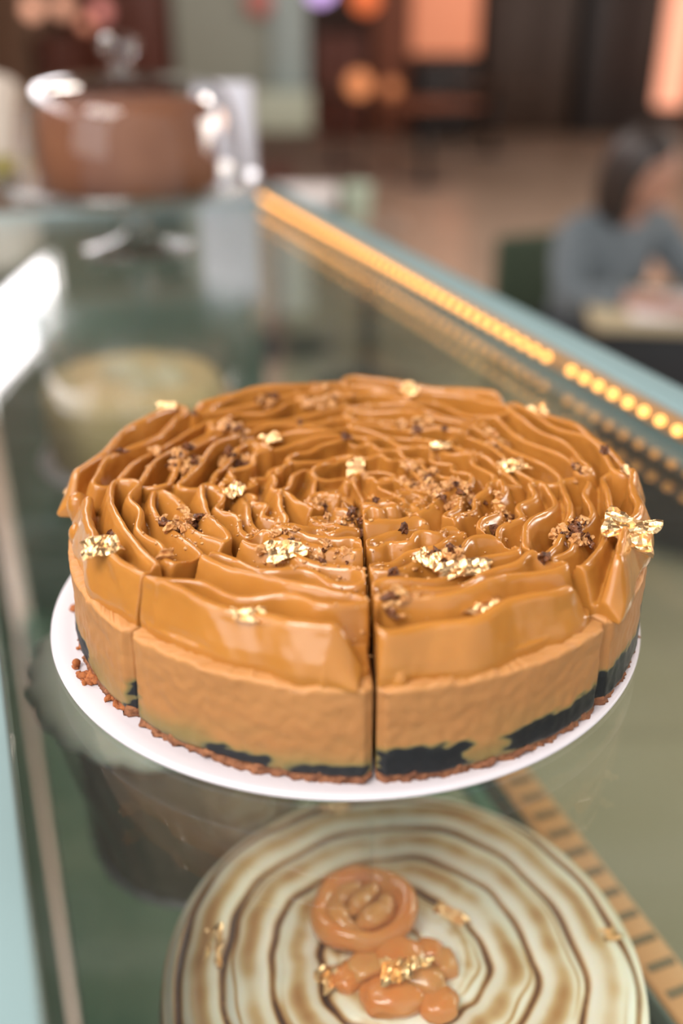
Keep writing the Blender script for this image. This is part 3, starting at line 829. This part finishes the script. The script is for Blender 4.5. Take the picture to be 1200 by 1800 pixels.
bm = lathe([(0, -.002), (.112, -.002), (.113, -.001), (.112, .0), (0, .0)], 96)
tag(obj('cake_board', bm, BOARD, loc=(YC.x, YC.y, G + SZ + .0063)), 'white board under the pale yellow cake inside the case', 'cake board')
yc.location.z += .0025
bm = lathe([(0, -.002), (.067, -.002), (.068, -.001), (.067, .0), (0, .0)], 96)
tag(obj('cake_board', bm, BOARD, loc=(SC.x, SC.y, G + SZ + .0063)), 'board under the scalloped cake inside the case', 'cake board')
sc.location.z += .0025

# ------------------------------------------------------------------ domed cake stand
DGL = glass_mat('dome_glass', (.98, .98, .985), base=.03, amp=1.0, power=2.6)
SGL = glass_mat('stand_glass', (.90, .92, .92), base=.06, amp=.9, power=3.0, rough=.15)
DC = at(243, 437, 0); DC.z = G
stand = thing('cake_stand', 'footed clear glass cake stand on the counter holding a domed brown cake', 'cake stand', DC)
obj('foot', lathe([(0, .0005), (.062, .0005), (.063, .002), (.058, .005), (.03, .010), (.016, .016), (0, .018)], 72), SGL, stand)
obj('stem', lathe([(0, .010), (.016, .012), (.013, .025), (.018, .038), (.013, .050), (.022, .061), (0, .063)], 48), SGL, stand)
obj('plate', lathe([(0, .062), (.12, .062), (.135, .064), (.1395, .068), (.1400, .076), (.1375, .076), (.135, .0695), (.12, .068), (0, .068)], 96), SGL, stand)
bc = lathe([(0, .0), (.096, .0), (.101, .004), (.1005, .03), (.097, .074), (.094, .084), (.086, .088), (0, .089)], 96,
           jitter=lambda r, z, a: (r * .93 * (1 + .012 * noise.noise(Vector((cos(a) * 6, sin(a) * 6, z * 60)))), .0015 * noise.noise(Vector((cos(a) * 5, sin(a) * 5, r * 40))) - .04 * z))
tag(obj('sponge_cake', bc, principled('brown_sponge', (.14, .045, .017), .65, col2=(.20, .075, .03), vscale=14, bump=.4, bscale=90, bdist=.003), loc=DC + Vector((0, 0, .0685))),
    'tall brown cake under the glass dome on the footed stand', 'cake')
dome = thing('cake_dome', 'clear glass dome with round knob covering the brown cake', 'cake dome', DC + Vector((0, 0, .0685)))
prof = [(.1215, .001), (.1205, .02), (.117, .055), (.112, .078), (.104, .094), (.090, .103), (.070, .108), (.040, .1105), (.014, .112)]
obj('cover', lathe(prof, 96), DGL, dome)
obj('rim', lathe([(.1205, .0003), (.1230, .0003), (.1235, .003), (.1225, .006), (.1205, .006), (.1195, .003), (.1205, .0003)], 96), SGL, dome)
obj('knob', lathe([(0, .111), (.014, .111), (.010, .117), (.009, .122), (.016, .127), (.021, .134), (.021, .140), (.014, .146), (0, .148)], 48), SGL, dome)

# pale block and bits at the far end of the case
def top_box(name, px0, px1, py_foot, py_top, depth, mat, label, cat, rz=0.0, bev=.004, parts=None):
    f = at((px0 + px1) / 2, py_foot, 0); w_ = (px1 - px0) / F_PX * (f - Vector((0, 0, G + EYE))).length
    t = at_y((px0 + px1) / 2, py_top, f.y)
    h = t.z - G
    o = obj(name, bbox((0, 0, h / 2), (w_, depth, h), bev), mat, loc=(f.x, f.y + depth / 2, G + .0005)); o.rotation_euler = (0, 0, rz)
    tag(o, label, cat); return o
top_box('napkin_box', 352, 446, 352, 148, .05, principled('white_enamel', (.60, .60, .66), .35), 'upright white box on the case top, behind the glass dome at its right', 'box')
# pale bag-like stack at the far left, beyond the back edge of the case
p = at(2, 320, 0)
bm = bmesh.new(); box(bm, (0, 0, .075), (.16, .12, .15), .02, 0, 3); 
for v in bm.verts:
    v.co.x += .006 * noise.noise(v.co * 30); v.co.z *= 1 - .2 * v.co.x / .16
tag(obj('paper_bag_stack', bm, principled('cream_paper', (.62, .55, .48), .7), loc=(p.x - .08, p.y + .12, G + .003)), 'cream paper bundle at the far left end of the case', 'paper bundle')
bm = lathe([(0, 0), (.035, 0), (.045, .01), (.05, .03), (.047, .03), (.042, .012), (0, .008)], 48)
q = at(22, 322, 0)
tag(obj('small_bowl', bm, principled('olive_glaze', (.25, .21, .06), .3), loc=(q.x - .02, q.y, G + .004)), 'small olive bowl in front of the cream paper bundle', 'bowl')

# ------------------------------------------------------------------ furniture and people beyond the case
def world_at(px, py, z):                    # z above the floor
    return at(px, py, z - G)
WHITE = principled('white_paper', (.80, .78, .80), .6)
BEIGE = principled('beige_table_top', (.50, .42, .27), .4)
BLACKM = principled('black_metal', (.012, .012, .014), .4)
GRNF = principled('green_upholstery', (.035, .055, .03), .8)

def cafe_table(c, sx, sy, rz, label, top=BEIGE, h=.75):
    t = thing('cafe_table', label, 'table', (c[0], c[1], 0), rz)
    obj('table_top', bbox((0, 0, h - .015), (sx, sy, .03), .005), top, t)
    obj('pedestal', tube(bmesh.new(), [(0, 0, .02), (0, 0, h - .03)], .035, 20), BLACKM, t)
    obj('foot', lathe([(0, 0), (.25, 0), (.25, .012), (.05, .03), (0, .03)], 40), BLACKM, t)
    return t
def chair(c, rz, label):
    t = thing('upholstered_chair', label, 'chair', (c[0], c[1], 0), rz, None)
    obj('seat', bbox((0, 0, .44), (.44, .44, .07), .025), GRNF, t)
    obj('backrest', bbox((0, .21, .66), (.42, .05, .38), .02), GRNF, t)
    for x in (-.19, .19):
        for y in (-.19, .19): obj('leg', tube(bmesh.new(), [(x * 1.1, y * 1.1, 0), (x, y, .41)], .014, 10), BLACKM, t)
    return t

# seated person in a grey sweater, facing right, writing at the table
T1 = Vector((1.02, 2.86, 0))
ct = cafe_table((1.17, 2.86), .86, .44, -.12, 'beige topped cafe table at the right where the person sits')
obj('front_panel', bbox((0, -.17, .40), (.80, .02, .66), .003), BLACKM, ct)
bm = bbox((0, 0, .002), (.46, .32, .004), .001)
o = obj('paper_sheet', bm, WHITE, loc=(T1.x + .06, T1.y - .03, .7505)); o.rotation_euler = (0, 0, -.15)
tag(o, 'large white sheet on the beige table under the person\'s hand', 'paper')

SKIN = principled('skin', (.42, .22, .15), .5, sss=.2, sssc=.01)
SWEAT = principled('grey_knit_sweater', (.15, .178, .195), .9, col2=(.12, .145, .16), vscale=25, bump=.3, bscale=120, bdist=.003)
TROU = principled('black_trousers', (.008, .008, .012), .8)
HAIR = principled('dark_hair', (.018, .012, .010), .45, col2=(.03, .018, .013), vscale=60)
PX0 = Vector((.82, 3.22, 0))
person = thing('person', 'person with dark bobbed hair and grey sweater writing at the beige table', 'person', (PX0.x, PX0.y, 0), radians(-65))
def skinned(name, verts, edges, radii, mat, parent, root=0, sub=2):
    me = bpy.data.meshes.new(name); me.from_pydata(verts, edges, []); me.update()
    o = link_mesh(name, me, mat, parent, smooth=False)
    m = o.modifiers.new('skin', 'SKIN'); m.use_smooth_shade = True
    for i, r in enumerate(radii):
        sv = me.skin_vertices[0].data[i]; sv.radius = (r, r) if not isinstance(r, tuple) else r
        sv.use_root = (i == root)
    o.modifiers.new('sub', 'SUBSURF').levels = sub; o.modifiers['sub'].render_levels = sub
    return o
# local: +x is where the person faces, y>0 is away from the camera
bv = [(0, 0, .52), (.02, 0, .66), (.07, 0, .80), (.12, 0, .92), (.15, 0, .985), (.165, 0, 1.03),            # 0-5 spine, neck
      (.10, -.16, .91), (.20, -.21, .74), (.40, -.12, .775), (.46, -.08, .775),                              # 6-9 near arm
      (.10, .16, .91), (.24, .24, .76), (.46, .20, .775), (.52, .17, .775),                                  # 10-13 far arm
      (.05, -.10, .50), (.44, -.12, .52), (.42, -.12, .10), (.52, -.12, .04),                                # 14-17 near leg
      (.05, .10, .50), (.44, .12, .52), (.42, .12, .10), (.52, .12, .04)]
be = [(0, 1), (1, 2), (2, 3), (3, 4), (4, 5), (3, 6), (6, 7), (7, 8), (8, 9), (3, 10), (10, 11), (11, 12), (12, 13),
      (0, 14), (14, 15), (15, 16), (16, 17), (0, 18), (18, 19), (19, 20), (20, 21)]
br = [.09, .085, .09, .06, .046, .048, .035, .035, .026, .028, .035, .035, .026, .028, .085, .06, .04, .035, .085, .06, .04, .035]
body = skinned('body', bv, be, br, SKIN, person)
tb = [v for i, v in enumerate(bv) if i < 5]
sv = [(.0, 0, .50), (.02, 0, .66), (.07, 0, .80), (.12, 0, .925), (.145, 0, .965), (.10, -.165, .91), (.19, -.22, .74), (.37, -.135, .778), (.10, .165, .91), (.24, .25, .76), (.43, .21, .778)]
se = [(0, 1), (1, 2), (2, 3), (3, 4), (3, 5), (5, 6), (6, 7), (3, 8), (8, 9), (9, 10)]
skinned('sweater', sv, se, [.145, .14, .145, .12, .065, .075, .06, .042, .075, .06, .042], SWEAT, person)
tv = [(0, 0, .50), (.05, -.10, .50), (.45, -.12, .525), (.425, -.12, .12), (.05, .10, .50), (.45, .12, .525), (.425, .12, .12)]
skinned('trousers', tv, [(0, 1), (1, 2), (2, 3), (0, 4), (4, 5), (5, 6)], [.14, .11, .08, .055, .11, .08, .055], TROU, person)
# head with face
bm = bmesh.new(); vs = bmesh.ops.create_uvsphere(bm, u_segments=40, v_segments=28, radius=1)['verts']
for v in vs:
    x, y, z = v.co
    k_ = 1 - .22 * max(0, -z) ** 1.5
    nx = x * .098 * (1 - .12 * max(0, -z)); ny = y * .076 * k_; nz = z * .118
    if x > 0:
        nx += .016 * exp(-((y / .16) ** 2 + ((z + .12) / .16) ** 2)) * (x > .5)           # nose
        nx -= .007 * (exp(-(((abs(y) - .38) / .15) ** 2 + ((z - .10) / .12) ** 2)))        # eye sockets
        nx += .005 * exp(-((y / .3) ** 2 + ((z + .48) / .07) ** 2)) + .006 * exp(-((y / .3) ** 2 + ((z + .82) / .12) ** 2))
    v.co = (nx, ny, nz)
hd = obj('head', bm, SKIN, person, loc=(.215, -.01, 1.105)); hd.rotation_euler = (0, radians(22), radians(28))
bm = bmesh.new(); vs = bmesh.ops.create_uvsphere(bm, u_segments=40, v_segments=28, radius=1)['verts']
for v in vs:
    x, y, z = v.co
    nx, ny, nz = x * .112 - .012, y * .094, z * .13 + .008
    if z < .1: nz = .02 + (z - .1) * .20; ny *= 1.0 + .15 * min(1, -(z - .1)); nx = min(nx, .028)
    nx = min(nx, .062 if z > .35 else .035)
    nn = 1 + .05 * noise.noise(Vector((x * 4, y * 4, z * 2)))
    v.co = (nx * nn, ny * nn, nz)
hr = obj('hair', bm, HAIR, person, loc=(.205, -.005, 1.105)); hr.rotation_euler = (0, radians(22), radians(28))
# hands: palm with five bent fingers each, resting on the table
def hand(loc, rz, mirror):
    V = [(0, 0, 0), (.045, 0, .006), (.085, 0, .004)]; E = [(0, 1), (1, 2)]; R = [.022, (.034, .017), (.034, .013)]
    for k, (yy, ln) in enumerate(((-.027, .058), (-.009, .068), (.009, .065), (.027, .050))):
        b = len(V); V += [(.088, yy, .004), (.088 + ln * .45, yy * 1.05, .008), (.088 + ln * .8, yy * 1.08, -.001), (.088 + ln, yy * 1.08, -.008)]
        E += [(2, b), (b, b + 1), (b + 1, b + 2), (b + 2, b + 3)]; R += [.0095, .0088, .008, .0072]
    b = len(V); s_ = -1 if mirror else 1
    V += [(.030, s_ * .030, 0), (.055, s_ * .048, -.002), (.085, s_ * .050, -.006)]; E += [(1, b), (b, b + 1), (b + 1, b + 2)]; R += [.012, .0105, .009]
    o = skinned('hand', V, E, R, SKIN, person); o.location = loc; o.rotation_euler = (0, 0, rz); return o
hand((.445, -.095, .772), radians(28), False); hand((.50, .185, .772), radians(-20), True)
pc = person.location
chair((pc.x - .01, pc.y + .03), radians(25), 'dark green chair the person in the grey sweater sits on')
bm = tube(bmesh.new(), [(0, 0, 0), (.03, .012, .13)], .004, 8)
tag(obj('pen', bm, BLACKM, loc=(T1.x - .06, T1.y + .0, .758)), 'dark pen in the writing person\'s hand', 'pen')

# table with white tray and mint cup beyond the far end of the case
T2 = world_at(565, 360, .75)
cafe_table((T2.x - .22, T2.y + .25), .70, .60, .1, 'dark green table beyond the end of the case, carrying a white tray', GRNF)
o = obj('serving_tray', bbox((0, 0, .02), (.30, .34, .04), .012), principled('white_tray', (.80, .77, .76), .5), loc=(T2.x - .08, T2.y + .14, .7505))
tag(o, 'flat white tray on the table beyond the far end of the case', 'tray')
T3 = world_at(628, 392, .75)
cafe_table((T3.x + .05, T3.y + .02), .30, .30, 0, 'small pale table right of the white tray, carrying a mint cup', principled('greige_top', (.30, .22, .17), .4))
bm = lathe([(0, 0), (.042, 0), (.045, .004), (.058, .14), (.060, .150), (.057, .150), (.043, .01), (0, .008)], 40)
tag(obj('paper_cup', bm, principled('mint_cup', (.46, .56, .44), .5), loc=(T3.x, T3.y, .7505)), 'mint green cup standing right of the white tray', 'cup')

# grey-green kiosk column behind the dome
KG = principled('grey_green_laminate', (.21, .22, .18), .5)
KY = 9.0
def wbox(name, x0, x1, y0, y1, yy, depth, mat, parent=None, bev=.01, extend=0):
    a = at_y(x0, y1, yy); b = at_y(x1, y1, yy); t = at_y((x0 + x1) / 2, y0, yy)
    w_ = b.x - a.x; h = t.z - a.z + extend
    return bbox(((a.x + b.x) / 2, yy + depth / 2, a.z + h / 2), (w_, depth, h), bev)
kio = thing('kiosk', 'tall grey-green kiosk with a paler panel, far behind the glass dome', 'kiosk', (at_y(420, 220, KY).x, KY, 0))
def kpart(name, bm, mat):
    bmesh.ops.translate(bm, vec=-Vector(kio.location), verts=bm.verts); obj(name, bm, mat, kio)
kpart('body', wbox('b', 318, 500, 0, 232, KY, .6, KG, extend=2.0), KG)
kpart('side_board', wbox('b', 480, 540, 0, 170, KY - .05, .5, KG, extend=2.0), principled('blue_grey_laminate', (.26, .31, .30), .5))
kpart('ledge', wbox('b', 440, 548, 162, 232, KY - .3, .25, KG), principled('pale_sage_laminate', (.34, .37, .29), .5))
kpart('plinth', bbox((at_y(420, 220, KY).x, KY + .3, .15), (.9, .4, .30), .01), principled('brown_plinth', (.10, .035, .02), .5))
# red round mark on the kiosk
rp = at_y(455, 4, KY - .052)
bm = lathe([(0, 0), (.11, 0), (.11, .006), (0, .006)], 40); bmesh.ops.rotate(bm, cent=(0, 0, 0), matrix=Matrix.Rotation(pi / 2, 3, 'X'), verts=bm.verts)
o = obj('round_badge', bm, principled('faded_red', (.40, .13, .11), .6)); o.parent = kio; o.location = rp - Vector(kio.location) + Vector((0, -.012, 0))

# lamps and lit panels far behind
def lamp_ball(px, py, yy, r, col, st, label, group, stand_h=True):
    p = at_y(px, py, yy)
    t = thing('globe_lamp', label, 'lamp', (p.x, p.y, 0), 0, group)
    bm = bmesh.new(); bmesh.ops.create_uvsphere(bm, u_segments=24, v_segments=16, radius=r)
    obj('lamp_globe', bm, emit_mat('lamp_glow', col, st), t, loc=(0, 0, p.z))
    if stand_h: 
        obj('pole', tube(bmesh.new(), [(0, 0, .02), (0, 0, p.z - r * .9)], .012, 10), BLACKM, t)
        obj('base', lathe([(0, 0), (.09, 0), (.09, .015), (0, .03)], 24), BLACKM, t)
    else: obj('cord', tube(bmesh.new(), [(0, 0, p.z + r * .9), (0, 0, 6.5)], .006, 8), BLACKM, t)
    return t
OR = (1.0, .36, .14)
lamp_ball(630, 148, 10.5, .12, OR, .7, 'left of the two amber globe lamps standing right of the kiosk', 'far globe lamps')
lamp_ball(688, 155, 10.5, .08, OR, .35, 'right of the two amber globe lamps standing right of the kiosk', 'far globe lamps')
lamp_ball(642, -4, 11.5, .15, (1, .22, .07), .7, 'hanging red-orange globe lamp above the two amber ones', 'far globe lamps', False)
lamp_ball(562, -24, 10, .14, (.75, .5, 1.0), 1.3, 'hanging pale violet lamp beside the kiosk top', 'far globe lamps', False)
lamp_ball(57, 15, 9, .08, (1, .5, .33), .8, 'leftmost of the dim round lamps at top left', 'far globe lamps', False)
lamp_ball(110, 12, 9.5, .09, (1, .5, .33), .55, 'second of the dim round lamps from the left edge', 'far globe lamps', False)
lamp_ball(150, 42, 8.5, .05, (1, .4, .25), .45, 'lowest of the dim round lamps at top left', 'far globe lamps', False)
lamp_ball(178, 20, 9.5, .08, (1, .35, .3), .5, 'dim reddish round lamp left of the dome knob', 'far globe lamps', False)
def lit_panel(name, x0, x1, y0, y1, yy, col, st, label, cat, extend=0, depth=.08):
    o = obj(name, wbox('b', x0, x1, y0, y1, yy, depth, None, extend=extend), emit_mat(name + '_glow', col, st)); tag(o, label, cat); return o
lit_panel('lit_wall_sign', 722, 838, 0, 95, 14.2, (1, .36, .19), .48, 'glowing salmon wall panel at the back, top centre', 'lit panel', .8)
lit_panel('light_tube', 1160, 1200, 0, 188, 13.2, (1, .43, .27), 1.15, 'tall glowing salmon light column at the right edge', 'light', 1.0, .3)
# dark furniture blocks and panels along the back
DK = [principled('near_black_panel', (.018, .012, .010), .5), principled('dark_umber_panel', (.045, .022, .011), .5), principled('oxblood_panel', (.12, .028, .012), .5),
      principled('rust_panel', (.22, .065, .028), .6)]
def cab(x0, x1, y0, yy, m_, label, depth=.5, name='cabinet', cat='cabinet', y1=None):
    a = at_y(x0, 200, yy); b = at_y(x1, 200, yy); t = at_y((x0 + x1) / 2, y0, yy)
    h = t.z
    r = thing(name, label, cat, ((a.x + b.x) / 2, yy + depth / 2, 0))
    obj('carcass', bbox((0, 0, h / 2), (b.x - a.x, depth, h), .01), DK[m_], r)
    n = max(2, int((b.x - a.x) / .6))
    for i in range(n):
        obj('door', bbox((-(b.x - a.x) / 2 + (i + .5) * (b.x - a.x) / n, -depth / 2 - .012, h / 2), ((b.x - a.x) / n - .03, .02, h - .12), .005), DK[m_], r)
    return r
cab(845, 1000, -90, 14.4, 1, 'tall umber cabinet at the back, right of the salmon panel')
cab(1015, 1145, -90, 14.2, 0, 'tall near-black cabinet next to the light column')
cab(556, 640, 60, 13.8, 2, 'low oxblood cabinet behind the two amber lamps')
cab(655, 715, -60, 14.0, 3, 'narrow rust-coloured cabinet left of the salmon panel')
cab(735, 830, 105, 13.6, 0, 'low near-black counter below the salmon panel', .6)
cab(80, 145, 60, 12.0, 2, 'oxblood cabinet at the far left behind the dome')
cab(150, 300, -80, 12.8, 2, 'tall oxblood cabinet behind the dome knob')
# low dark tables in the hall, each with its stools
for i, (px, py, lab) in enumerate([(590, 290, 'dark cafe table in the hall right of the kiosk'), (860, 268, 'dark cafe table near the back counter'), (745, 322, 'brown cafe table in the middle of the hall')]):
    p = world_at(px, py, 0); cafe_table((p.x, p.y), .8, .8, .2 * i, lab, DK[1] if i < 2 else DK[3])
